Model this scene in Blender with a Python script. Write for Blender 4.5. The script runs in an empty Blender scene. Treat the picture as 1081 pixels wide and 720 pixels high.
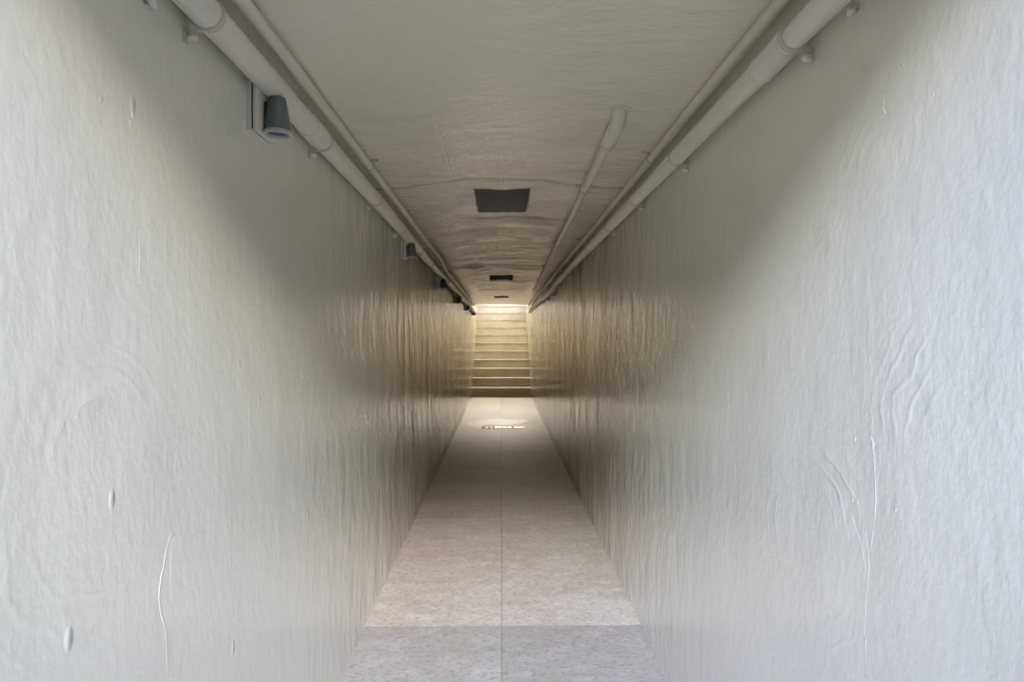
import bpy, bmesh, math, random
from mathutils import Vector, noise as mnoise

random.seed(7)
sc = bpy.context.scene
COL = sc.collection
PI = math.pi

# ------------------------------------------------------------------ dimensions (metres)
EYE = 1.18                      # camera height above the floor
XL, XR = -0.555, 0.570          # inner wall faces
LIP0 = 0.36                     # where the ceiling starts, just ahead of the camera
END = 13.1                      # where the ceiling ends and the far stairs begin
LOW = 2.25                      # parapet of the near stair well
GROUND = 2.60                   # ground level above the floor
RISER, TREAD = 0.1715, 0.30
NSTEP = 15


def ceil_edge(y):               # ceiling height at the walls: falls slightly towards the far end
    t = min(max((y - 1.5) / (END - 1.5), 0.0), 1.0)
    return EYE + 0.655 - 0.082 * t


def ceil_z(x, y):               # shallow arch between the walls
    u = (x - 0.5 * (XL + XR)) / (0.5 * (XR - XL))
    return ceil_edge(y) + 0.030 * (1 - u * u)


# ------------------------------------------------------------------ object helpers
def link(name, bm, mats, parent=None, smooth=False):
    me = bpy.data.meshes.new(name)
    bm.normal_update()
    bm.to_mesh(me)
    bm.free()
    for m in (mats if isinstance(mats, (list, tuple)) else [mats]):
        me.materials.append(m)
    if smooth:
        for p in me.polygons:
            p.use_smooth = True
    o = bpy.data.objects.new(name, me)
    COL.objects.link(o)
    if parent is not None:
        o.parent = parent
    return o


def thing(name, label, cat, loc=(0, 0, 0), group=None):
    o = bpy.data.objects.new(name, None)
    COL.objects.link(o)
    o.location = loc
    o.empty_display_size = 0.05
    return tag(o, label, cat, group)


def tag(o, label, cat, group=None):
    o['label'] = label
    o['category'] = cat
    if group:
        o['group'] = group
    return o


def struct(o):
    o['kind'] = 'structure'
    return o


def box(bm, x0, x1, y0, y1, z0, z1, bevel=0.0, mat=0):
    vs = [bm.verts.new((x, y, z)) for z in (z0, z1) for y in (y0, y1) for x in (x0, x1)]
    q = [(0, 2, 3, 1), (4, 5, 7, 6), (0, 1, 5, 4), (2, 6, 7, 3), (0, 4, 6, 2), (1, 3, 7, 5)]
    fs = [bm.faces.new([vs[i] for i in f]) for f in q]
    for f in fs:
        f.material_index = mat
    if bevel > 0:
        es = list({e for f in fs for e in f.edges})
        bmesh.ops.bevel(bm, geom=es, offset=bevel, segments=2, affect='EDGES', profile=0.6)
    return fs


def catmull(pts, n=6):
    pts = [Vector(p) for p in pts]
    out = []
    for i in range(len(pts) - 1):
        p0 = pts[max(i - 1, 0)]
        p1, p2 = pts[i], pts[i + 1]
        p3 = pts[min(i + 2, len(pts) - 1)]
        for k in range(n):
            t = k / n
            out.append(0.5 * ((2 * p1) + (p2 - p0) * t + (2 * p0 - 5 * p1 + 4 * p2 - p3) * t * t
                              + (3 * p1 - p0 - 3 * p2 + p3) * t ** 3))
    out.append(pts[-1])
    return out


def sweep(bm, path, radii, seg=20, caps=True, squash=None):
    """Tube along a path with one radius per point."""
    path = [Vector(p) for p in path]
    if not isinstance(radii, (list, tuple)):
        radii = [radii] * len(path)
    up = Vector((0, 0, 1))
    rings = []
    ref = None
    for i, p in enumerate(path):
        t = (path[min(i + 1, len(path) - 1)] - path[max(i - 1, 0)]).normalized()
        if ref is None:
            ref = up if abs(t.dot(up)) < 0.95 else Vector((1, 0, 0))
        a = (ref - t * ref.dot(t)).normalized()
        ref = a
        b = t.cross(a)
        ring = []
        for k in range(seg):
            w = 2 * PI * k / seg
            d = a * math.cos(w) + b * math.sin(w)
            v = p + d * radii[i]
            ring.append(bm.verts.new(v))
        rings.append(ring)
    for r0, r1 in zip(rings, rings[1:]):
        for k in range(seg):
            f = bm.faces.new((r0[k], r0[(k + 1) % seg], r1[(k + 1) % seg], r1[k]))
            f.smooth = True
    if caps:
        bm.faces.new(rings[0][::-1])
        bm.faces.new(rings[-1])
    return rings


def lathe(bm, profile, seg=28, axis_loc=(0, 0, 0), cap0=True, cap1=True):
    """profile = [(r, z)] about z."""
    rings = []
    cx, cy, cz = axis_loc
    for r, z in profile:
        rings.append([bm.verts.new((cx + r * math.cos(2 * PI * k / seg), cy + r * math.sin(2 * PI * k / seg), cz + z))
                      for k in range(seg)])
    for r0, r1 in zip(rings, rings[1:]):
        for k in range(seg):
            f = bm.faces.new((r0[k], r0[(k + 1) % seg], r1[(k + 1) % seg], r1[k]))
            f.smooth = True
    if cap0:
        bm.faces.new(rings[0][::-1])
    if cap1:
        bm.faces.new(rings[-1])


# ------------------------------------------------------------------ node helpers
class NT:
    def __init__(self, name):
        self.m = bpy.data.materials.new(name)
        self.m.use_nodes = True
        self.t = self.m.node_tree
        self.t.nodes.clear()
        self.out = self.n('ShaderNodeOutputMaterial')
        self.b = self.n('ShaderNodeBsdfPrincipled')
        self.l(self.b.outputs[0], self.out.inputs[0])
        self.co = self.n('ShaderNodeTexCoord').outputs['Object']

    def n(self, typ, **kw):
        nd = self.t.nodes.new(typ)
        for k, v in kw.items():
            setattr(nd, k, v)
        return nd

    def l(self, a, b):
        self.t.links.new(a, b)

    def put(self, sock, v):
        if hasattr(v, 'is_output'):
            self.l(v, sock)
        elif v is not None:
            sock.default_value = v

    def mapped(self, scale=(1, 1, 1), loc=(0, 0, 0), rot=(0, 0, 0)):
        m = self.n('ShaderNodeMapping')
        m.inputs['Scale'].default_value = scale
        m.inputs['Location'].default_value = loc
        m.inputs['Rotation'].default_value = rot
        self.l(self.co, m.inputs['Vector'])
        return m.outputs[0]

    def noise(self, scale=5, detail=4, rough=0.55, vec=None, dist=0.0):
        nd = self.n('ShaderNodeTexNoise')
        nd.inputs['Scale'].default_value = scale
        nd.inputs['Detail'].default_value = detail
        nd.inputs['Roughness'].default_value = rough
        nd.inputs['Distortion'].default_value = dist
        self.l(vec if vec is not None else self.co, nd.inputs['Vector'])
        return nd.outputs['Fac']

    def math(self, op, a, b=None, c=None, clamp=False):
        nd = self.n('ShaderNodeMath', operation=op)
        nd.use_clamp = clamp
        self.put(nd.inputs[0], a)
        if b is not None:
            self.put(nd.inputs[1], b)
        if c is not None:
            self.put(nd.inputs[2], c)
        return nd.outputs[0]

    def ramp(self, fac, stops, interp='LINEAR'):
        nd = self.n('ShaderNodeValToRGB')
        nd.color_ramp.interpolation = interp
        e = nd.color_ramp.elements
        while len(e) < len(stops):
            e.new(0.5)
        for i, (p, c) in enumerate(stops):
            e[i].position = p
            e[i].color = (c, c, c, 1) if isinstance(c, (int, float)) else (*c, 1)
        self.l(fac, nd.inputs[0])
        return nd.outputs[0]

    def mix(self, fac, a, b, mode='MIX'):
        nd = self.n('ShaderNodeMix', data_type='RGBA', blend_type=mode)
        self.put(nd.inputs['Factor'], fac)
        self.put(nd.inputs['A'], a if hasattr(a, 'is_output') else (*a, 1))
        self.put(nd.inputs['B'], b if hasattr(b, 'is_output') else (*b, 1))
        return nd.outputs['Result']

    def xyz(self):
        s = self.n('ShaderNodeSeparateXYZ')
        self.l(self.co, s.inputs[0])
        return s.outputs

    def bump(self, height, strength=0.5, dist=0.01, normal=None):
        nd = self.n('ShaderNodeBump')
        nd.inputs['Strength'].default_value = strength
        nd.inputs['Distance'].default_value = dist
        self.l(height, nd.inputs['Height'])
        if normal is not None:
            self.l(normal, nd.inputs['Normal'])
        return nd.outputs[0]

    def fin(self, color=None, rough=None, normal=None, spec=None, metal=None, coat=None):
        i = self.b.inputs
        if color is not None:
            self.put(i['Base Color'], color if hasattr(color, 'is_output') else (*color, 1))
        self.put(i['Roughness'], rough)
        if normal is not None:
            self.l(normal, i['Normal'])
        self.put(i['Specular IOR Level'], spec)
        self.put(i['Metallic'], metal)
        self.put(i['Coat Weight'], coat)
        return self.m


def smoothstep(nt, v, a, b):
    nd = nt.n('ShaderNodeMapRange', interpolation_type='SMOOTHSTEP')
    nd.inputs['From Min'].default_value = a
    nd.inputs['From Max'].default_value = b
    nt.l(v, nd.inputs['Value'])
    return nd.outputs['Result']


# ------------------------------------------------------------------ materials
def wall_material(name, arcs):
    nt = NT(name)
    X, Y, Z = nt.xyz()
    # vertical brush / float marks: quick along the tunnel, slow up the wall
    streak = nt.noise(1.0, 4, 0.55, nt.mapped((7, 7.5, 4.2)))
    wide = nt.noise(1.0, 2, 0.5, nt.mapped((1, 2.2, 0.6), (3, 1, 2)))
    fine = nt.noise(1.0, 3, 0.6, nt.mapped((45, 60, 38)))
    peel = nt.noise(20, 3, 0.5, nt.mapped((1, 1, 0.7)), 0.15)
    ridge = nt.noise(1.0, 4, 0.6, nt.mapped((17, 18, 9), (5, 0, 0)), 0.3)
    h = nt.math('MULTIPLY', streak, nt.math('MULTIPLY_ADD', smoothstep(nt, Y, 1.2, 4.0), 1.6, 0.10))
    swell = nt.noise(1.0, 3, 0.5, nt.mapped((3, 3.2, 1.5), (0, 2, 6)))
    h = nt.math('MULTIPLY_ADD', swell, nt.math('MULTIPLY', smoothstep(nt, Y, 2.0, 5.0), 3.2), h)
    h = nt.math('MULTIPLY_ADD', ridge, nt.math('MULTIPLY', smoothstep(nt, Y, 1.4, 3.2), 0.75), h)
    h = nt.math('MULTIPLY_ADD', peel, 0.15, h)
    h = nt.math('MULTIPLY_ADD', fine, 0.09, h)
    # paint drops and chips
    vo = nt.n('ShaderNodeTexVoronoi')
    vo.inputs['Scale'].default_value = 1.0
    nt.l(nt.mapped((9, 9, 5)), vo.inputs['Vector'])
    sel = nt.n('ShaderNodeSeparateColor')
    nt.l(vo.outputs['Color'], sel.inputs[0])
    dot = nt.math('SUBTRACT', 1.0, smoothstep(nt, vo.outputs['Distance'], 0.02, 0.10))
    dot = nt.math('MULTIPLY', dot, nt.math('GREATER_THAN', sel.outputs[0], 0.93))
    h = nt.math('MULTIPLY_ADD', dot, 0.22, h)
    # arcs left by the float
    for (cy, cz, rad, fr) in arcs:
        dy = nt.math('SUBTRACT', Y, cy)
        dz = nt.math('SUBTRACT', Z, cz)
        r = nt.math('SQRT', nt.math('ADD', nt.math('MULTIPLY', dy, dy), nt.math('MULTIPLY', dz, dz)))
        rr = nt.math('MULTIPLY_ADD', nt.noise(7, 3), 0.09, r)
        wv = nt.math('SINE', nt.math('MULTIPLY', rr, fr))
        wv = nt.math('POWER', nt.math('MULTIPLY_ADD', wv, 0.5, 0.5), 5.0)
        fade = nt.math('SUBTRACT', 1.0, smoothstep(nt, r, rad * 0.6, rad))
        fade = nt.math('MULTIPLY', fade, smoothstep(nt, r, rad * 0.25, rad * 0.5))
        fade = nt.math('MULTIPLY', fade, smoothstep(nt, nt.noise(4, 2, 0.5, nt.mapped((1, 1, 1), (cy, cz, 0))), 0.48, 0.66))
        h = nt.math('MULTIPLY_ADD', nt.math('MULTIPLY', wv, fade), 0.045, h)
    nrm = nt.bump(wide, 0.5, 0.012)
    nrm = nt.bump(h, 0.85, 0.011, nrm)
    # colour: off-white paint, old water stains running down the wall in the depth of the tunnel, dirt at the foot
    tone = nt.noise(1.4, 3, 0.5)
    col = nt.mix(tone, (0.67, 0.655, 0.56), (0.75, 0.735, 0.64))
    st = nt.noise(1.0, 5, 0.65, nt.mapped((1, 2.6, 0.7), (0, 7, 0)))
    st = nt.math('MAXIMUM', nt.math('MULTIPLY', smoothstep(nt, st, 0.44, 0.60), 0.75), smoothstep(nt, nt.noise(1.0, 3, 0.6, nt.mapped((1, 5.5, 0.8), (1, 2, 4))), 0.55, 0.62))
    st = nt.math('MULTIPLY', st, smoothstep(nt, Y, 2.3, 5.0))
    col = nt.mix(nt.math('MULTIPLY', st, 0.82), col, (0.24, 0.18, 0.105))
    foot = nt.math('SUBTRACT', 1.0, smoothstep(nt, nt.math('MULTIPLY_ADD', nt.noise(3, 3), 0.05, Z), 0.08, 0.14))
    foot = nt.math('MULTIPLY', foot, smoothstep(nt, Y, 3.0, 7.0))
    col = nt.mix(nt.math('MULTIPLY', foot, 0.72), col, (0.22, 0.16, 0.10))
    ro = nt.math('MULTIPLY_ADD', nt.noise(4, 3), 0.08, 0.30)
    nt.b.inputs['Coat Roughness'].default_value = 0.13
    nt.b.inputs['Coat IOR'].default_value = 1.85
    nt.l(nrm, nt.b.inputs['Coat Normal'])
    return nt.fin(col, ro, nrm, 0.7, None, 0.95)


def ceiling_material():
    nt = NT('painted_board_marked_concrete')
    X, Y, Z = nt.xyz()
    warp = nt.noise(1.5, 3, 0.5, nt.mapped((1.5, 1.5, 1)))
    lay = nt.noise(1.0, 5, 0.62, nt.mapped((5, 11, 1)), 0.6)
    lump = nt.noise(14, 5, 0.6, nt.mapped((1, 1.5, 1)), 0.3)
    fine = nt.noise(90, 3, 0.6)
    yy = nt.math('MULTIPLY_ADD', warp, 0.30, Y)
    fr = nt.math('FRACT', nt.math('MULTIPLY', yy, 1 / 0.9))
    crack = nt.math('SUBTRACT', 1.0, smoothstep(nt, nt.math('ABSOLUTE', nt.math('SUBTRACT', fr, 0.5)), 0.0, 0.035))
    crack = nt.math('MULTIPLY', crack, smoothstep(nt, nt.noise(1.7, 2), 0.42, 0.56))
    deep = smoothstep(nt, Y, 1.7, 3.4)
    crack = nt.math('MULTIPLY', crack, deep)
    xx = nt.math('MULTIPLY_ADD', nt.noise(2.2, 3), 0.02, X)
    seam = nt.math('SUBTRACT', 1.0, smoothstep(nt, nt.math('ABSOLUTE', nt.math('SUBTRACT', nt.math('FRACT', nt.math('MULTIPLY_ADD', xx, 1 / 0.21, 0.42)), 0.5)), 0.0, 0.03))
    seam = nt.math('MULTIPLY', seam, nt.math('MULTIPLY', deep, smoothstep(nt, nt.noise(2.6, 2), 0.5, 0.62)))
    h = nt.math('MULTIPLY', lay, 0.85)
    h = nt.math('MULTIPLY_ADD', lump, 0.75, h)
    h = nt.math('MULTIPLY', h, nt.math('MULTIPLY_ADD', deep, 0.75, 0.25))
    h = nt.math('MULTIPLY_ADD', fine, 0.05, h)
    h = nt.math('SUBTRACT', h, nt.math('MULTIPLY', crack, 0.30))
    h = nt.math('SUBTRACT', h, nt.math('MULTIPLY', seam, 0.10))
    nrm = nt.bump(h, 0.9, 0.016)
    nt.b.inputs['Coat Roughness'].default_value = 0.13
    nt.b.inputs['Coat IOR'].default_value = 1.85
    nt.l(nrm, nt.b.inputs['Coat Normal'])
    col = nt.mix(nt.noise(2, 4), (0.82, 0.77, 0.645), (0.90, 0.85, 0.72))
    st = smoothstep(nt, nt.noise(1.0, 5, 0.65, nt.mapped((1.5, 4.0, 1), (2, 3, 0))), 0.46, 0.62)
    st = nt.math('MULTIPLY', st, smoothstep(nt, Y, 2.5, 5.0))
    col = nt.mix(nt.math('MULTIPLY', st, 0.30), col, (0.42, 0.32, 0.19))
    col = nt.mix(nt.math('MULTIPLY', crack, 0.6), col, (0.14, 0.10, 0.06))
    return nt.fin(col, nt.math('MULTIPLY_ADD', nt.noise(5, 3), 0.08, 0.30), nrm, 0.7, None, 0.9)


def floor_material():
    nt = NT('stone_slab_floor')
    X, Y, Z = nt.xyz()
    side = nt.math('GREATER_THAN', X, 0.003)
    cell = nt.math('FLOOR', nt.math('MULTIPLY_ADD', Y, 1 / 0.81, 100 - 2.76 / 0.81))
    cv = nt.n('ShaderNodeCombineXYZ')
    nt.l(cell, cv.inputs[0])
    nt.l(side, cv.inputs[1])
    wn = nt.n('ShaderNodeTexWhiteNoise', noise_dimensions='2D')
    nt.l(cv.outputs[0], wn.inputs['Vector'])
    grain = nt.noise(55, 5, 0.75, nt.mapped((0.7, 1.0, 1)))
    cloud = nt.noise(2.6, 5, 0.6, nt.mapped((0.8, 1.5, 1)), 0.6)
    blot = nt.noise(11, 5, 0.7, nt.mapped((0.8, 1.2, 1)), 0.1)
    col = nt.mix(smoothstep(nt, cloud, 0.15, 0.85), (0.55, 0.45, 0.345), (0.72, 0.645, 0.525))
    col = nt.mix(smoothstep(nt, blot, 0.42, 0.72), col, (0.78, 0.715, 0.60))
    col = nt.mix(nt.math('MULTIPLY', smoothstep(nt, grain, 0.48, 0.66), 0.75), col, (0.33, 0.28, 0.22))
    g = nt.math('MULTIPLY_ADD', wn.outputs['Value'], 0.26, 0.80)
    gc = nt.n('ShaderNodeCombineXYZ')
    for k in range(3):
        nt.l(g, gc.inputs[k])
    col = nt.mix(1.0, col, gc.outputs[0], 'MULTIPLY')
    mid_dark = nt.math('MULTIPLY', nt.math('SUBTRACT', 1.0, smoothstep(nt, nt.math('MULTIPLY_ADD', cloud, 0.06, Y), 8.60, 8.68)), smoothstep(nt, Y, 4.2, 6.5))  # middle stretch of the floor, darker up to the drain
    col = nt.mix(nt.math('MULTIPLY', mid_dark, nt.math('MULTIPLY_ADD', blot, 0.6, 0.08)), col, (0.22, 0.155, 0.105))
    far = smoothstep(nt, Y, 8.6, 8.7)
    col = nt.mix(nt.math('MULTIPLY', far, nt.math('MULTIPLY_ADD', blot, 0.5, 0.35)), col, nt.mix(1.0, col, (0.48, 0.46, 0.44), 'MULTIPLY'))
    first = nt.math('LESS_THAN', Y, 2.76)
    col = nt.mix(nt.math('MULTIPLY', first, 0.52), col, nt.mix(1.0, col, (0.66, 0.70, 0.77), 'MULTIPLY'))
    jt = nt.math('LESS_THAN', nt.math('ABSOLUTE', nt.math('SUBTRACT', X, 0.003)), 0.0022)
    fy = nt.math('FRACT', nt.math('MULTIPLY_ADD', Y, 1 / 0.81, 100 - 2.76 / 0.81))
    jy = nt.math('LESS_THAN', fy, 0.004)
    jn = nt.math('MULTIPLY_ADD', jy, 0.35, jt, clamp=True)
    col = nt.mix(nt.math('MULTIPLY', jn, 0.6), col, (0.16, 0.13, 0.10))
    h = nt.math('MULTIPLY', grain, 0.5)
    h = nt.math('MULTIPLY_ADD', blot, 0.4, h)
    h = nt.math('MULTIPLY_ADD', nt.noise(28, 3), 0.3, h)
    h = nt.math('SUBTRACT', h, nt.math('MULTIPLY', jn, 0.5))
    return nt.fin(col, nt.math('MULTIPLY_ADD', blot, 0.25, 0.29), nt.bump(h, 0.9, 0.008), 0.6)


def step_material():
    nt = NT('beige_stone_steps')
    X, Y, Z = nt.xyz()
    c = nt.noise(5, 5, 0.65)
    f = nt.noise(55, 3, 0.6)
    col = nt.mix(smoothstep(nt, c, 0.3, 0.7), (0.48, 0.42, 0.31), (0.59, 0.53, 0.41))
    col = nt.mix(nt.math('MULTIPLY', smoothstep(nt, f, 0.55, 0.75), 0.35), col, (0.40, 0.33, 0.22))
    s = nt.math('MULTIPLY', nt.math('GREATER_THAN', X, 0.03), 0.10)
    col = nt.mix(s, col, (0.30, 0.23, 0.13))
    return nt.fin(col, 0.62, nt.bump(f, 0.35, 0.004), 0.4)


def tread_material():
    nt = NT('tread_top_painted_lit')
    c = nt.noise(8, 4, 0.6)
    col = nt.mix(c, (0.58, 0.53, 0.43), (0.70, 0.66, 0.56))
    return nt.fin(col, 0.55, nt.bump(nt.noise(50, 3), 0.3, 0.003), 0.4)


def simple(name, c0, c1, rough, scale=20, bump=0.2, spec=0.5, metal=0.0, dist=0.002):
    nt = NT(name)
    n = nt.noise(scale, 4, 0.6)
    return nt.fin(nt.mix(n, c0, c1), rough, nt.bump(nt.noise(scale * 3, 3), bump, dist), spec, metal)


M_WALL_L = wall_material('left_wall_paint', [(0.95, 0.95, 0.30, 150)])
M_WALL_R = wall_material('right_wall_paint', [(0.78, 1.02, 0.34, 190), (0.98, 1.40, 0.22, 210), (1.25, 0.80, 0.26, 170)])
M_CEIL = ceiling_material()
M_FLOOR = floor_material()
M_STEP = step_material()
M_TREAD = tread_material()
M_PIPE = simple('painted_pipe', (0.66, 0.63, 0.54), (0.74, 0.70, 0.61), 0.30, 9, 0.15, 0.55)
M_CLAMP = simple('painted_clamp', (0.50, 0.48, 0.42), (0.60, 0.58, 0.51), 0.38, 30, 0.25)
M_SCREW = simple('pale_plastic_plug', (0.70, 0.70, 0.64), (0.80, 0.80, 0.74), 0.45, 60, 0.2)
M_PLATE = simple('cream_plastic', (0.60, 0.58, 0.51), (0.68, 0.65, 0.58), 0.42, 25, 0.1)
M_SEAL = simple('dark_rubber_seal', (0.035, 0.025, 0.02), (0.05, 0.04, 0.03), 0.7, 40, 0.2)
M_SHADE = simple('blue_grey_tinted_plastic', (0.09, 0.115, 0.125), (0.13, 0.155, 0.165), 0.22, 30, 0.2, 0.6)
M_DIFF = simple('milky_rim', (0.36, 0.37, 0.35), (0.44, 0.45, 0.43), 0.3, 30, 0.1)
M_RECESS = simple('bare_grey_concrete', (0.25, 0.25, 0.205), (0.32, 0.315, 0.26), 0.85, 30, 0.6, 0.25, 0, 0.004)
M_DRAIN = simple('galvanised_drain', (0.62, 0.60, 0.56), (0.76, 0.74, 0.70), 0.35, 60, 0.2, 0.5, 0.5)
M_SLOT = simple('dark_slot', (0.012, 0.010, 0.008), (0.02, 0.017, 0.014), 0.8, 40, 0.1, 0.2)
M_OUT = simple('pale_render', (0.55, 0.52, 0.46), (0.64, 0.61, 0.55), 0.8, 3, 0.3)


M_DARK = simple('bounce_cut_dark', (0.09, 0.085, 0.075), (0.14, 0.13, 0.115), 0.85, 6, 0.3, 0.2)  # for unseen surfaces behind the camera, darkened to cut bounced light


def puddle_material():
    nt = NT('wet_lime_film')
    n = nt.noise(7, 4, 0.6, nt.mapped((0.5, 2, 1)))
    col = nt.mix(n, (0.80, 0.78, 0.74), (0.90, 0.88, 0.85))
    return nt.fin(col, 0.3, nt.bump(n, 0.25, 0.004), 0.8)


M_PUDDLE = puddle_material()

# ------------------------------------------------------------------ the setting
Y0, Y1 = -6.0, 18.5


def paint_run(bm, side, pts, radius):
    """A run or crack of thick paint standing slightly proud of the wall."""
    x = XL if side < 0 else XR
    path = catmull([(x, y, z) for (y, z) in pts], 5)
    n = len(path)
    rad = [radius * (0.55 + 0.45 * math.sin(0.4 + 2.6 * i / (n - 1)) + random.uniform(-0.12, 0.12)) for i in range(n)]
    path = [p + Vector((0, random.uniform(-1, 1) * radius * 0.35, 0)) for p in path]
    v0 = len(bm.verts)
    sweep(bm, path, rad, 8)
    bm.verts.ensure_lookup_table()
    for v in bm.verts[v0:]:
        v.co.x = x + (v.co.x - x) * 0.3 + side * radius * 0.16


def blob(bm, side, y, z, r, tall=1.4):
    x = XL if side < 0 else XR
    res = bmesh.ops.create_icosphere(bm, subdivisions=2, radius=r)
    for v in res['verts']:
        k = 1 + 0.25 * math.sin(v.co.y * 900 + v.co.z * 700)
        v.co = Vector((x + v.co.x * 0.35 + side * r * 0.2, y + v.co.y * k, z + v.co.z * tall))
        for f in v.link_faces:
            f.smooth = True


def on_wall(px, py, side):
    x = XL if side < 0 else XR
    d = x * 720 / (px - 529)
    return d, EYE + (354 - py) / 720 * d


bm = bmesh.new()
box(bm, XL - 0.25, XL, LIP0, Y1, -0.25, GROUND + 0.3)
for pts, r in (([(184, 556), (176, 590), (170, 630), (177, 668), (178, 722)], 0.0045),
               ([(186, 562), (182, 600), (184, 640)], 0.0025),
               ([(268, 400), (264, 440), (266, 500)], 0.002),
               ([(150, 240), (152, 270), (150, 300)], 0.002)):
    paint_run(bm, -1, [on_wall(a, b, -1) for a, b in pts], r)
for px, py, r in ((145, 124, 0.006), (143, 132, 0.005), (147, 140, 0.004), (112, 108, 0.004), (118, 112, 0.003), (320, 397, 0.008),
                  (326, 398, 0.006), (335, 398, 0.005), (86, 438, 0.003), (302, 688, 0.004), (266, 325, 0.003)):
    blob(bm, -1, *on_wall(px, py, -1), r)
wall_left = struct(link('wall_left', bm, M_WALL_L))
wall_left['label'] = 'off-white painted wall on the left with glossy float marks'

bm = bmesh.new()
box(bm, XR, XR + 0.25, LIP0, Y1, -0.25, GROUND + 0.3)
for pts, r in (([(719, 430), (723, 500), (724, 560), (726, 590)], 0.003),
               ([(922, 458), (926, 480), (928, 540), (922, 585)], 0.0025),
               ([(917, 560), (921, 600), (917, 660), (919, 720)], 0.002),
               ([(936, 95), (934, 112), (937, 118)], 0.003),
               ([(900, 540), (912, 575), (920, 615)], 0.0018)):
    paint_run(bm, 1, [on_wall(a, b, 1) for a, b in pts], r)
for px, py, r in ((935, 108, 0.004), (955, 66, 0.004), (951, 70, 0.003), (988, 98, 0.003), (922, 176, 0.0025), (925, 470, 0.005), (906, 464, 0.004),
                  (903, 530, 0.004), (909, 533, 0.003), (918, 680, 0.004), (812, 440, 0.003), (700, 610, 0.004), (660, 508, 0.004), (950, 540, 0.003)):
    blob(bm, 1, *on_wall(px, py, 1), r)
wall_right = struct(link('wall_right', bm, M_WALL_R))
wall_right['label'] = 'off-white painted wall on the right with curved float marks'

bm = bmesh.new()
box(bm, XL - 0.25, XR + 0.25, Y0, Y1, -0.30, 0.0)
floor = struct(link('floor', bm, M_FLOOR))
floor['label'] = 'beige stone slab floor of the passage'

# ceiling shell with three open recesses
RECESS = [(-0.123, 0.133, 3.15, 3.74), (-0.130, 0.132, 7.28, 7.92), (-0.105, 0.110, 10.75, 11.25)]


def sect(a, b, step, extra):
    n = max(1, round((b - a) / step))
    s = sorted({round(a + (b - a) * i / n, 5) for i in range(n + 1)} | {round(e, 5) for e in extra})
    out = [s[0]]
    for v in s[1:]:
        if v - out[-1] > 0.012 or v in {round(e, 5) for e in extra}:
            if v - out[-1] < 0.012 and out[-1] not in {round(e, 5) for e in extra} and len(out) > 1:
                out[-1] = v
            else:
                out.append(v)
    return out


def bumpy(x, y):
    """Real unevenness of the cast ceiling: shallow steps between pours and a proud ridge."""
    t = min(max((y - 2.0) / 2.0, 0), 1)
    z = 0.004 * t * math.sin(5.1 * y + 1.3 * math.sin(3 * x)) + 0.003 * t * math.sin(13.7 * y + 4 * x)
    k = min(max((y - 1.3) / 1.8, 0.12), 1)
    z += k * 0.0062 * mnoise.fractal(Vector((x * 6.5 + 7, y * 10, 0.3)), 0.9, 2.1, 4)
    z += k * 0.018 * mnoise.fractal(Vector((x * 2.6 + 3, y * 3.6, 2.2)), 1.0, 2.0, 2)
    z += k * 0.0034 * mnoise.fractal(Vector((x * 13, y * 17, 5.7)), 0.9, 2.0, 3)
    z *= 1 - 0.7 * min(max((abs(x) - 0.26) / 0.12, 0), 1)
    z *= 1 - 0.6 * min(max((y - 9.0) / 1.5, 0), 1)
    yc = 6.35 + 0.25 * (x - 0.0) ** 2
    z -= 0.018 * math.exp(-((y - yc) / 0.07) ** 2)
    z += 0.012 * math.exp(-((y - yc - 0.16) / 0.06) ** 2)
    z -= 0.010 * math.exp(-((y - 4.95 - 0.1 * x) / 0.05) ** 2) * (0.5 + 0.5 * math.sin(7 * x + 1))
    return z


ex = [v for r in RECESS for v in r[:2]]
ey = [v for r in RECESS for v in r[2:]]
xs = sect(XL - 0.02, XR + 0.02, 0.025, ex)
ys = sect(LIP0, END, 0.022, ey)
bm = bmesh.new()
G = [[bm.verts.new((x, y, ceil_z(max(XL, min(XR, x)), y) + bumpy(x, y))) for x in xs] for y in ys]
for j in range(len(ys) - 1):
    for i in range(len(xs) - 1):
        cx, cy = 0.5 * (xs[i] + xs[i + 1]), 0.5 * (ys[j] + ys[j + 1])
        if any(r[0] < cx < r[1] and r[2] < cy < r[3] for r in RECESS):
            continue
        f = bm.faces.new((G[j][i], G[j + 1][i], G[j + 1][i + 1], G[j][i + 1]))
        f.smooth = True
# front and back faces and the soil above
for row, flip in ((G[0], False), (G[-1], True)):
    top = [bm.verts.new((v.co.x, v.co.y, GROUND + 0.3)) for v in row]
    for i in range(len(row) - 1):
        q = (row[i], row[i + 1], top[i + 1], top[i])
        bm.faces.new(q[::-1] if flip else q)
    if flip:
        tb = top
    else:
        ta = top
bm.faces.new(ta + tb[::-1])
ceiling = struct(link('ceiling', bm, M_CEIL))
ceiling['label'] = 'low painted concrete ceiling of the passage'

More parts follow.
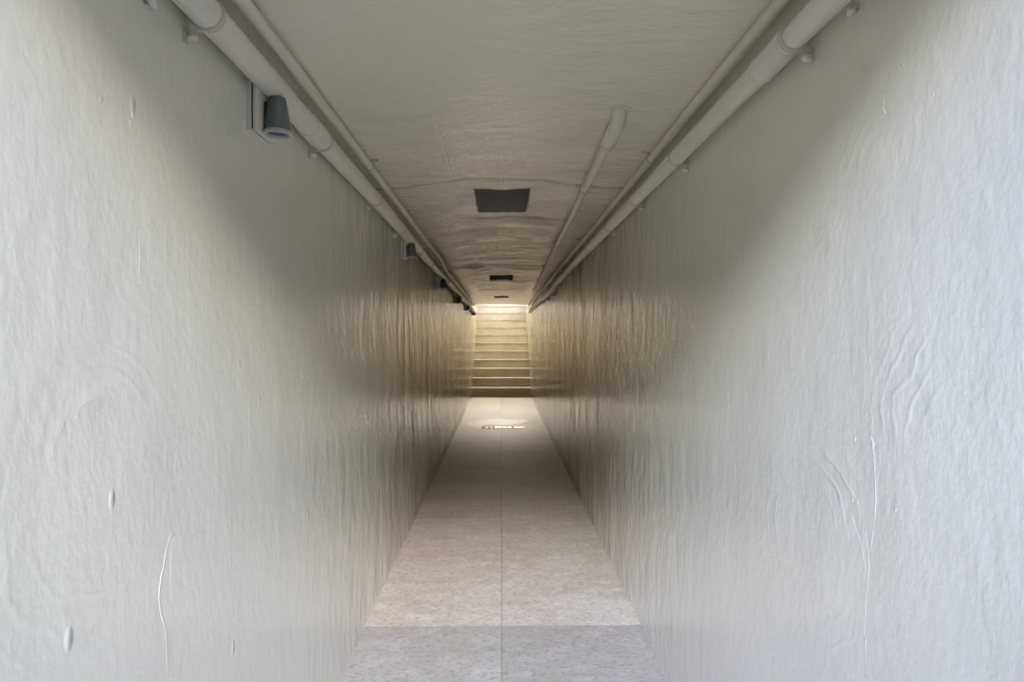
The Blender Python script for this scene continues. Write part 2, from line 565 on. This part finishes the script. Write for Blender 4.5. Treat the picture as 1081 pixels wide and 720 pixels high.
# recesses (open boxes let into the ceiling)
REC_LABELS = ['nearest rectangular hole let into the ceiling, largest of the three in view',
              'dark rectangular hole in the ceiling, second of three from the near end',
              'smallest looking dark hole in the ceiling, close before the far stairs']
for (x0, x1, y0, y1), lab in zip(RECESS, REC_LABELS):
    zt = EYE + 0.655 + 0.17
    bm = bmesh.new()
    e = 0.004
    n = 8
    loop = ([(x0 + (x1 - x0) * k / n, y0) for k in range(n)] + [(x1, y0 + (y1 - y0) * k / n) for k in range(n)]
            + [(x1 - (x1 - x0) * k / n, y1) for k in range(n)] + [(x0, y1 - (y1 - y0) * k / n) for k in range(n)])
    cxm, cym = 0.5 * (x0 + x1), 0.5 * (y0 + y1)
    low = [bm.verts.new((x, y, ceil_z(x, y) + bumpy(x, y) - 0.002)) for x, y in loop]
    mid = [bm.verts.new((x, y, ceil_z(x, y) + 0.02)) for x, y in loop]
    hi = [bm.verts.new((cxm + (x - cxm) * 0.94, cym + (y - cym) * 0.97, zt)) for x, y in loop]
    outl = [bm.verts.new((x + math.copysign(random.uniform(0.004, 0.012), x - cxm), y + math.copysign(random.uniform(0.004, 0.014), y - cym),
                          ceil_z(x, y) + bumpy(x, y) + 0.001)) for x, y in loop]
    m = len(loop)
    for k in range(m):
        k2 = (k + 1) % m
        bm.faces.new((outl[k], outl[k2], low[k2], low[k]))
        bm.faces.new((low[k], low[k2], mid[k2], mid[k]))
        bm.faces.new((mid[k], mid[k2], hi[k2], hi[k]))
    bm.faces.new(hi)
    tag(link('ceiling_recess', bm, M_RECESS), lab, 'recess', 'openings along the ceiling')

# ------------------------------------------------------------------ far staircase
stairs = thing('staircase', 'beige stone stairs rising to daylight at the far end of the passage', 'staircase', (0, END, 0))
for n in range(1, NSTEP + 1):
    y0 = (n - 1) * TREAD
    z1 = n * RISER
    zb = max(0.0, (n - 1) * RISER - 0.0)
    bm = bmesh.new()
    box(bm, XL + 0.001, XR - 0.001, y0, y0 + TREAD + 0.05 if n < NSTEP else y0 + 1.2, zb, z1 - 0.030, 0)
    s = link('step', bm, M_STEP, stairs)
    # tread slab with a slightly worn, wavy nosing
    bm = bmesh.new()
    N = 46
    jag = 0.002 if n < 5 else 0.006
    rows = []
    yb = y0 + TREAD if n < NSTEP else y0 + 1.2
    for i in range(N + 1):
        x = XL + 0.001 + (XR - XL - 0.002) * i / N
        w = random.uniform(-1, 1) * jag
        dip = abs(random.gauss(0, 1)) * jag * 0.7
        f = y0 - 0.022 + abs(w)
        rows.append([bm.verts.new(p) for p in ((x, f + 0.002, z1 - 0.030), (x, f, z1 - 0.003 - dip * 0.4),
                                               (x, f + 0.001, z1 - dip * 0.4), (x, yb, z1), (x, yb, z1 - 0.030))])
    for a, b in zip(rows, rows[1:]):
        for k in range(5):
            f = bm.faces.new((a[k], b[k], b[(k + 1) % 5], a[(k + 1) % 5]))
            f.material_index = 0 if k == 2 else 1  # only the slab's top is paler, standing for light from above
    bm.faces.new(rows[0])
    bm.faces.new(rows[-1][::-1])
    t = link('tread', bm, [M_TREAD, M_STEP], s)
    t['label'] = 'worn tread slab, top coloured as lit'

bm = bmesh.new()
box(bm, -16, 16, END - 0.35, END, GROUND + 0.3, 4.3)
struct(link('low_sky_blocker_front', bm, M_OUT))  # unseen wall added to keep low sky off the upper far steps

# unseen near stairs behind the camera, the far ones mirrored but darkened to cut bounce, and the land around both stair wells
bm = bmesh.new()
for n in range(1, 12):
    y0 = -1.2 - (n - 1) * TREAD
    box(bm, XL + 0.001, XR - 0.001, y0 - (TREAD if n < 11 else 1.75), y0, 0, n * RISER)
box(bm, XL + 0.001, XR - 0.001, -1.2, 0.2, 0.0, 0.004)
struct(link('floor_back', bm, M_DARK))
bm = bmesh.new()
box(bm, XL - 0.25, XL, Y0, LIP0, -0.25, LOW)
box(bm, XR, XR + 0.25, Y0, LIP0, -0.25, LOW)
struct(link('wall_back_parapet', bm, M_DARK))  # unseen well walls, made dark so less light bounces into the passage
bm = bmesh.new()
for x0, x1 in ((-16, XL - 0.25), (XR + 0.25, 16)):
    box(bm, x0, x1, LIP0, Y1 + 2, GROUND - 0.2, GROUND + 0.25)
    box(bm, x0, x1, Y0 - 2, LIP0, LOW - 0.3, LOW - 0.05)
box(bm, -16, 16, Y0 - 2.4, Y0, LOW - 0.3, LOW - 0.05)
struct(link('ground', bm, M_OUT))
bm = bmesh.new()
box(bm, -16, 16, -8.4, -8.0, LOW - 0.3, 4.3)
struct(link('low_sky_blocker_back', bm, M_DARK))  # unseen wall added to block low sky and set the shadow edge

# ------------------------------------------------------------------ pipes
def at_y(path, y):
    for a, b in zip(path, path[1:]):
        if (a.y - y) * (b.y - y) <= 0 and a.y != b.y:
            t = (y - a.y) / (b.y - a.y)
            return a.lerp(b, t), (b - a).normalized()
    return path[-1], (path[-1] - path[-2]).normalized()


def pipe(label, pts, r, clamps, couplings, anchor, elbows=()):
    """anchor: 'left' / 'right' wall or 'up' (ceiling) - where the clamp's foot is screwed."""
    path = catmull(pts, 8)
    base = path[0]
    t = thing('wall_pipe' if anchor != 'up' else 'ceiling_pipe', label, 'pipe', base)
    off = -Vector(base)

    def part(name, bm, mat, parent):
        for v in bm.verts:
            v.co += off
        return link(name, bm, mat, parent)
    bm = bmesh.new()
    sweep(bm, path, r, 24)
    part('tube', bm, M_PIPE, t)
    for y, ln in couplings:
        p, d = at_y(path, y)
        bm = bmesh.new()
        q = [p - d * ln * 0.5, p - d * ln * 0.5, p - d * (ln * 0.5 - 0.006), p + d * (ln * 0.5 - 0.006), p + d * ln * 0.5, p + d * ln * 0.5]
        q = [p + d * s for s in (-ln * 0.5 - 0.002, -ln * 0.5, -ln * 0.5 + 0.008, 0, ln * 0.5 - 0.012, ln * 0.5, ln * 0.5 + 0.002)]
        sweep(bm, q, [r, r * 1.20, r * 1.13, r * 1.12, r * 1.13, r * 1.20, r], 24)
        part('coupling', bm, M_PIPE, t)
    for y in clamps:
        p, d = at_y(path, y)
        bm = bmesh.new()
        sweep(bm, [p + d * s for s in (-0.0065, -0.006, 0.006, 0.0065)], [r * 1.0, r * 1.1 + 0.001, r * 1.1 + 0.001, r], 24)
        if anchor == 'up':
            sgn = 1 if base.x < 0 else -1
            foot = Vector((p.x + sgn * (r + 0.012), p.y, ceil_z(p.x, p.y) - 0.004))
            box(bm, min(p.x, foot.x + sgn * 0.008), max(p.x, foot.x + sgn * 0.008), p.y - 0.007, p.y + 0.007, foot.z - 0.002, foot.z + 0.006)
            sc_path = [foot + Vector((0, 0, s)) for s in (0.002, -0.006, -0.010)]
        else:
            x = XL if anchor == 'left' else XR
            sgn = 1 if anchor == 'left' else -1
            foot = Vector((x + sgn * 0.004, p.y, p.z - r - 0.014))
            box(bm, min(x - sgn * 0.002, x + sgn * 0.005), max(x - sgn * 0.002, x + sgn * 0.005), p.y - 0.006, p.y + 0.006, foot.z - 0.008, p.z - r + 0.002)
            b0 = len(bm.verts)
            lx0, lx1 = sorted((x, p.x - sgn * 0.3 * r))
            box(bm, lx0, lx1, p.y - 0.005, p.y + 0.005, p.z - r - 0.003, p.z - r + 0.001)
            sc_path = [foot + Vector((sgn * s, 0, 0)) for s in (0.0, 0.012, 0.018)]
        c = part('clamp', bm, M_CLAMP, t)
        bm = bmesh.new()
        sweep(bm, sc_path, [0.006, 0.006, 0.0045], 12)
        part('screw', bm, M_SCREW, c)
    for pts2, rad in elbows:
        bm = bmesh.new()
        sweep(bm, catmull(pts2, 5), rad, 24)
        part('elbow' if len(pts2) > 4 else ('flange' if len(pts2) == 2 else 'collar'), bm, M_PIPE, t)
    return t


def P(x, ang, y):               # point on a pipe from its distance to the axis and its angle above the horizon
    return (x, y, EYE + abs(x) * math.tan(math.radians(ang)))


BX = XL + 0.040
CL = [1.21, 1.98, 2.79, 3.50, 4.28, 4.98, 5.80, 6.5, 7.2, 7.9, 8.6, 9.3, 10.0, 10.7, 11.4, 12.1, 12.8]
pipe('thicker grey pipe clamped along the top of the left wall',
     [P(BX, 47.6, -0.3), P(BX, 47.6, 1.0), P(BX, 47.4, 2.0), P(BX, 47.1, 3.0), P(BX, 46.3, 4.2), P(BX, 45.3, 5.4),
      P(BX, 45.1, 6.9), P(BX, 44.0, 8.6), P(BX, 43.2, 10.2), P(BX, 42.0, 11.8), P(BX - 0.003, 41.0, 13.0)],
     0.0275, CL, [(1.88, 0.10), (6.2, 0.09), (10.4, 0.09)], 'left')
pipe('thin grey pipe under the ceiling beside the left wall pipe',
     [(-0.492, -0.3, EYE + 0.636), (-0.492, 1.5, EYE + 0.636), (-0.492, 3.0, EYE + 0.630), (-0.492, 4.4, EYE + 0.622), (-0.488, 5.3, EYE + 0.618),
      (-0.505, 6.0, EYE + 0.612), (-0.520, 6.6, EYE + 0.607), (-0.520, 8.3, EYE + 0.602), (-0.520, 10.5, EYE + 0.590), (-0.518, 13.05, EYE + 0.566)],
     0.0145, [2.56, 3.55, 4.55, 5.45, 6.6, 7.6, 8.6, 9.6, 10.6, 11.6, 12.6], [], 'up')
RX = XR - 0.036
pipe('thicker grey pipe clamped along the top of the right wall',
     [P(RX, 45.5, -0.3), P(RX, 45.5, 1.2), P(RX, 45.4, 2.2), P(RX, 45.0, 3.4), P(RX, 44.2, 5.0), P(RX, 43.3, 6.2), P(RX, 42.8, 6.7),
      P(RX, 41.2, 7.3), P(RX, 41.0, 8.2), P(RX, 41.8, 9.6), P(RX, 42.0, 11.2), P(RX, 41.5, 12.3), P(RX + 0.004, 39.5, 12.9)],
     0.0235, [1.24, 2.07, 2.70, 3.35, 4.1, 5.1, 5.5, 6.5, 7.3, 8.1, 9.0, 9.9, 10.8, 11.7, 12.5], [(1.33, 0.13), (6.75, 0.08)], 'right')
pipe('thin grey pipe under the ceiling beside the right wall pipe',
     [(0.536, -0.3, EYE + 0.640), (0.536, 1.5, EYE + 0.640), (0.533, 3.0, EYE + 0.622), (0.531, 4.5, EYE + 0.612), (0.531, 6.4, EYE + 0.609), (0.537, 7.6, EYE + 0.596),
      (0.532, 9.3, EYE + 0.596), (0.530, 11.5, EYE + 0.582), (0.530, 13.2, EYE + 0.568), (0.529, 13.9, EYE + 0.556)],
     0.0130, [2.43, 3.37, 4.5, 5.8, 6.9, 8.0, 9.1, 10.2, 11.3, 12.4], [], 'up')
zc = lambda x, y: ceil_z(x, y)
pipe('grey pipe rising through an elbow into the ceiling right of the holes',
     [(0.354, 2.20, EYE + 0.640), (0.362, 2.9, EYE + 0.638), (0.378, 3.8, EYE + 0.634), (0.389, 4.76, EYE + 0.628), (0.415, 6.7, EYE + 0.618),
      (0.440, 8.2, EYE + 0.608), (0.452, 9.15, EYE + 0.604)],
     0.0155, [3.0, 4.72, 6.2, 7.7, 9.0], [(4.62, 0.09)], 'up',
     [([(0.354, 2.27, EYE + 0.640), (0.3535, 2.20, EYE + 0.640), (0.353, 2.10, EYE + 0.641), (0.3525, 2.045, EYE + 0.652), (0.3520, 2.03, EYE + 0.69), (0.352, 2.03, EYE + 0.74)], 0.0215),
      ([(0.352, 2.03, EYE + 0.668), (0.352, 2.03, EYE + 0.700)], 0.040),
      ([(0.3545, 2.262, EYE + 0.640), (0.3545, 2.268, EYE + 0.640), (0.3548, 2.290, EYE + 0.640), (0.3548, 2.296, EYE + 0.640)], 0.0245)])

# loose wall plugs left of / right of the pipes near the entrance
for side, px, py, lab in ((-1, 158, 6, 'small loose plug in the left wall beside the thick pipe'),
                          (1, 907, 9, 'small loose plug in the right wall beside the thick pipe')):
    y, z = on_wall(px, py, side)
    x = XL if side < 0 else XR
    bm = bmesh.new()
    s = -side
    sweep(bm, [(x - s * 0.004, y, z), (x + s * 0.006, y, z), (x + s * 0.007, y, z), (x + s * 0.012, y, z - 0.003), (x + s * 0.014, y + 0.002, z - 0.010)],
          [0.004, 0.004, 0.007, 0.006, 0.003], 12)
    tag(link('wall_plug', bm, M_SCREW, None), lab, 'plug')

# ------------------------------------------------------------------ wall lamps on the left wall
LAMPS = [(1.50, 0.449), (3.80, 0.431), (5.93, 0.403), (8.25, 0.388), (10.45, 0.382), (12.80, 0.374)]
LL = ['small box lamp under the thick left pipe, nearest to the viewer',
      'second nearest wall lamp under the thick left pipe, one pale edge showing',
      'third wall lamp from the near end, dark below the thick left pipe',
      'fourth wall lamp from the near end, dark block on the left wall',
      'fifth wall lamp from the near end, next to last before the stairs',
      'last and smallest wall lamp under the left pipe, by the far stairs']
HT = 0.108


def build_lamp(y, z):
    t = thing('wall_lamp', '', 'lamp', (XL, y, z), 'lamps along the left wall')
    bm = bmesh.new()
    box(bm, -0.003, 0.0095, 0.0, 0.115, 0.0, HT, 0.003)
    link('back_plate', bm, M_PLATE, t)
    bm = bmesh.new()
    box(bm, 0.0095, 0.0125, 0.005, 0.110, 0.005, HT - 0.004, 0.0)
    g = link('gasket', bm, M_SEAL, t)
    g['label'] = 'dark gap between the plates'
    bm = bmesh.new()
    box(bm, 0.0125, 0.024, 0.0, 0.115, 0.0, HT, 0.004)
    link('front_plate', bm, M_PLATE, t)
    # shade: a blunt cone flattened against the plate, wide end down
    bm = bmesh.new()
    lathe(bm, [(0.0140, 0.088), (0.0185, 0.086), (0.0215, 0.070), (0.026, 0.045), (0.029, 0.020), (0.0295, 0.011)][::-1], 28, (0.050, 0.052, 0.0))
    s = link('lamp_shade', bm, M_SHADE, t)
    s['label'] = 'blue grey shade'
    bm = bmesh.new()
    lathe(bm, [(0.024, 0.010), (0.0245, 0.004), (0.028, 0.002), (0.0315, 0.005), (0.0315, 0.009), (0.029, 0.0125)], 28, (0.050, 0.052, 0.0), False, False)
    r = link('rim', bm, M_DIFF, s)
    r['label'] = 'milky white rim'
    bm = bmesh.new()
    box(bm, 0.022, 0.032, 0.040, 0.064, 0.030, 0.075, 0.003)
    link('bracket', bm, M_SEAL, t)
    return t


lamp0 = build_lamp(*LAMPS[0])
lamp0['label'] = LL[0]
for (y, z), lab in list(zip(LAMPS, LL))[1:]:
    c = lamp0.copy()
    COL.objects.link(c)
    c.location = (XL, y, EYE + z)
    c['label'] = lab
    for ch in lamp0.children:
        d = ch.copy()
        COL.objects.link(d)
        d.parent = c
        for g in ch.children:
            e = g.copy()
            COL.objects.link(e)
            e.parent = d
lamp0.location.z = EYE + LAMPS[0][1]

# ------------------------------------------------------------------ drain and puddle on the floor
drain = thing('floor_drain', 'pale drain strip with dark slots set across the floor before the puddle', 'drain', (0, 8.68, 0))
bm = bmesh.new()
box(bm, -0.285, 0.300, -0.085, 0.085, -0.004, 0.006, 0.002)
link('frame', bm, M_DRAIN, drain)
for x, w, y in ((-0.235, 0.022, 0.0), (-0.205, 0.010, 0.01), (-0.150, 0.018, -0.02), (-0.098, 0.022, 0.01), (0.148, 0.020, 0.01), (0.02, 0.006, 0.0), (0.08, 0.006, 0.02)):
    bm = bmesh.new()
    box(bm, x - w * 0.7, x + w * 0.7, y - 0.06, y + 0.06, 0.004, 0.0085, 0.001)
    link('slot', bm, M_SLOT, drain)
bm = bmesh.new()
K = 60
ring = []
cxp, cyp = -0.10, 9.25
for k in range(K):
    a = 2 * PI * k / K
    rx, ry = 0.46, 0.40
    x = cxp + rx * math.cos(a) * (1 + 0.06 * math.sin(3 * a + 1))
    y = cyp + ry * math.sin(a) * (1 + 0.16 * math.sin(5 * a) + 0.1 * math.sin(2 * a + 2) + 0.07 * math.sin(9 * a + 1)) + 0.25 * math.cos(a) * 0.5
    ring.append((max(XL + 0.012, min(XR - 0.02, x)), max(8.80, y)))
lo = [bm.verts.new((x, y, 0.0005)) for x, y in ring]
hi = [bm.verts.new((cxp + (x - cxp) * 0.97, cyp + (y - cyp) * 0.97, 0.0030)) for x, y in ring]
for k in range(K):
    bm.faces.new((lo[k], lo[(k + 1) % K], hi[(k + 1) % K], hi[k]))
bm.faces.new(hi)
tag(link('puddle', bm, M_PUDDLE), 'bright wet puddle on the floor just behind the drain strip', 'puddle')

# ------------------------------------------------------------------ sky
w = bpy.data.worlds.new('sky')
sc.world = w
w.use_nodes = True
t = w.node_tree
t.nodes.clear()
L = t.links.new
out = t.nodes.new('ShaderNodeOutputWorld')
bg = t.nodes.new('ShaderNodeBackground')
L(bg.outputs[0], out.inputs[0])
tc = t.nodes.new('ShaderNodeTexCoord')
sp = t.nodes.new('ShaderNodeSeparateXYZ')
L(tc.outputs['Generated'], sp.inputs[0])


def wramp(sock, stops):
    r = t.nodes.new('ShaderNodeValToRGB')
    e = r.color_ramp.elements
    while len(e) < len(stops):
        e.new(0.5)
    for i, (p, c) in enumerate(stops):
        e[i].position = p
        e[i].color = (*c, 1)
    L(sock, r.inputs[0])
    return r.outputs[0]


NEAR = wramp(sp.outputs['Z'], [(0.0, (0.3, 0.28, 0.24)), (0.325, (0.8, 0.75, 0.65)), (0.355, (60, 56, 51)), (0.43, (57, 55.5, 54)), (0.52, (20, 23.5, 32.5)), (0.62, (7.0, 9, 14)), (0.8, (1.5, 1.75, 2.3)), (1.0, (1.3, 1.5, 1.9))])
# the glow of the hazy sky is strongest straight behind the entrance
ax = t.nodes.new('ShaderNodeMath')
ax.operation = 'ABSOLUTE'
L(sp.outputs['X'], ax.inputs[0])
SIDE = wramp(ax.outputs[0], [(0.0, (1, 1, 1)), (0.28, (0.95, 0.95, 0.96)), (0.46, (0.05, 0.065, 0.09)), (1.0, (0.04, 0.05, 0.07))])
mm = t.nodes.new('ShaderNodeMix')
mm.data_type = 'RGBA'
mm.blend_type = 'MULTIPLY'
mm.inputs['Factor'].default_value = 1.0
L(NEAR, mm.inputs['A'])
L(SIDE, mm.inputs['B'])
xr = t.nodes.new('ShaderNodeMapRange')
xr.interpolation_type = 'SMOOTHSTEP'
xr.inputs['From Min'].default_value = -0.15
xr.inputs['From Max'].default_value = 0.15
L(sp.outputs['X'], xr.inputs['Value'])
tint = wramp(xr.outputs['Result'], [(0.0, (0.87, 0.955, 1.16)), (1.0, (0.95, 0.95, 0.98))])
m2 = t.nodes.new('ShaderNodeMix')
m2.data_type = 'RGBA'
m2.blend_type = 'MULTIPLY'
m2.inputs['Factor'].default_value = 1.0
L(mm.outputs['Result'], m2.inputs['A'])
L(tint, m2.inputs['B'])
NEAR = m2.outputs['Result']
FAR = wramp(sp.outputs['Z'], [(0.0, (0.5, 0.45, 0.36)), (0.25, (1.6, 1.4, 1.05)), (0.31, (9.6, 8.6, 6.9)), (0.40, (8.2, 7.3, 5.9)), (0.64, (6.2, 5.6, 4.5)), (0.78, (3.0, 2.7, 2.15)), (1.0, (2.4, 2.15, 1.75))])
mr = t.nodes.new('ShaderNodeMapRange')
mr.interpolation_type = 'SMOOTHSTEP'
mr.inputs['From Min'].default_value = -0.25
mr.inputs['From Max'].default_value = 0.35
L(sp.outputs['Y'], mr.inputs['Value'])
mx = t.nodes.new('ShaderNodeMix')
mx.data_type = 'RGBA'
L(mr.outputs['Result'], mx.inputs['Factor'])
L(NEAR, mx.inputs['A'])
L(FAR, mx.inputs['B'])
L(mx.outputs['Result'], bg.inputs['Color'])
bg.inputs['Strength'].default_value = 3.0

# ------------------------------------------------------------------ camera
cam = bpy.data.cameras.new('camera')
cam.sensor_width = 36.0
cam.lens = 36.0 * 720.0 / 1081.0
cam.clip_start = 0.01
co = bpy.data.objects.new('camera', cam)
COL.objects.link(co)
co.location = (0, 0, EYE)
co.rotation_euler = (PI / 2 - math.atan(6 / 720), 0, -math.atan(11.5 / 720))
sc.camera = co

sc.view_settings.view_transform = 'Standard'
sc.view_settings.look = 'None'
sc.view_settings.gamma = 1.0
sc.view_settings.use_curve_mapping = False
sc.view_settings.exposure = -0.30
sc.cycles.max_bounces = 24
sc.cycles.diffuse_bounces = 16
sc.cycles.glossy_bounces = 8
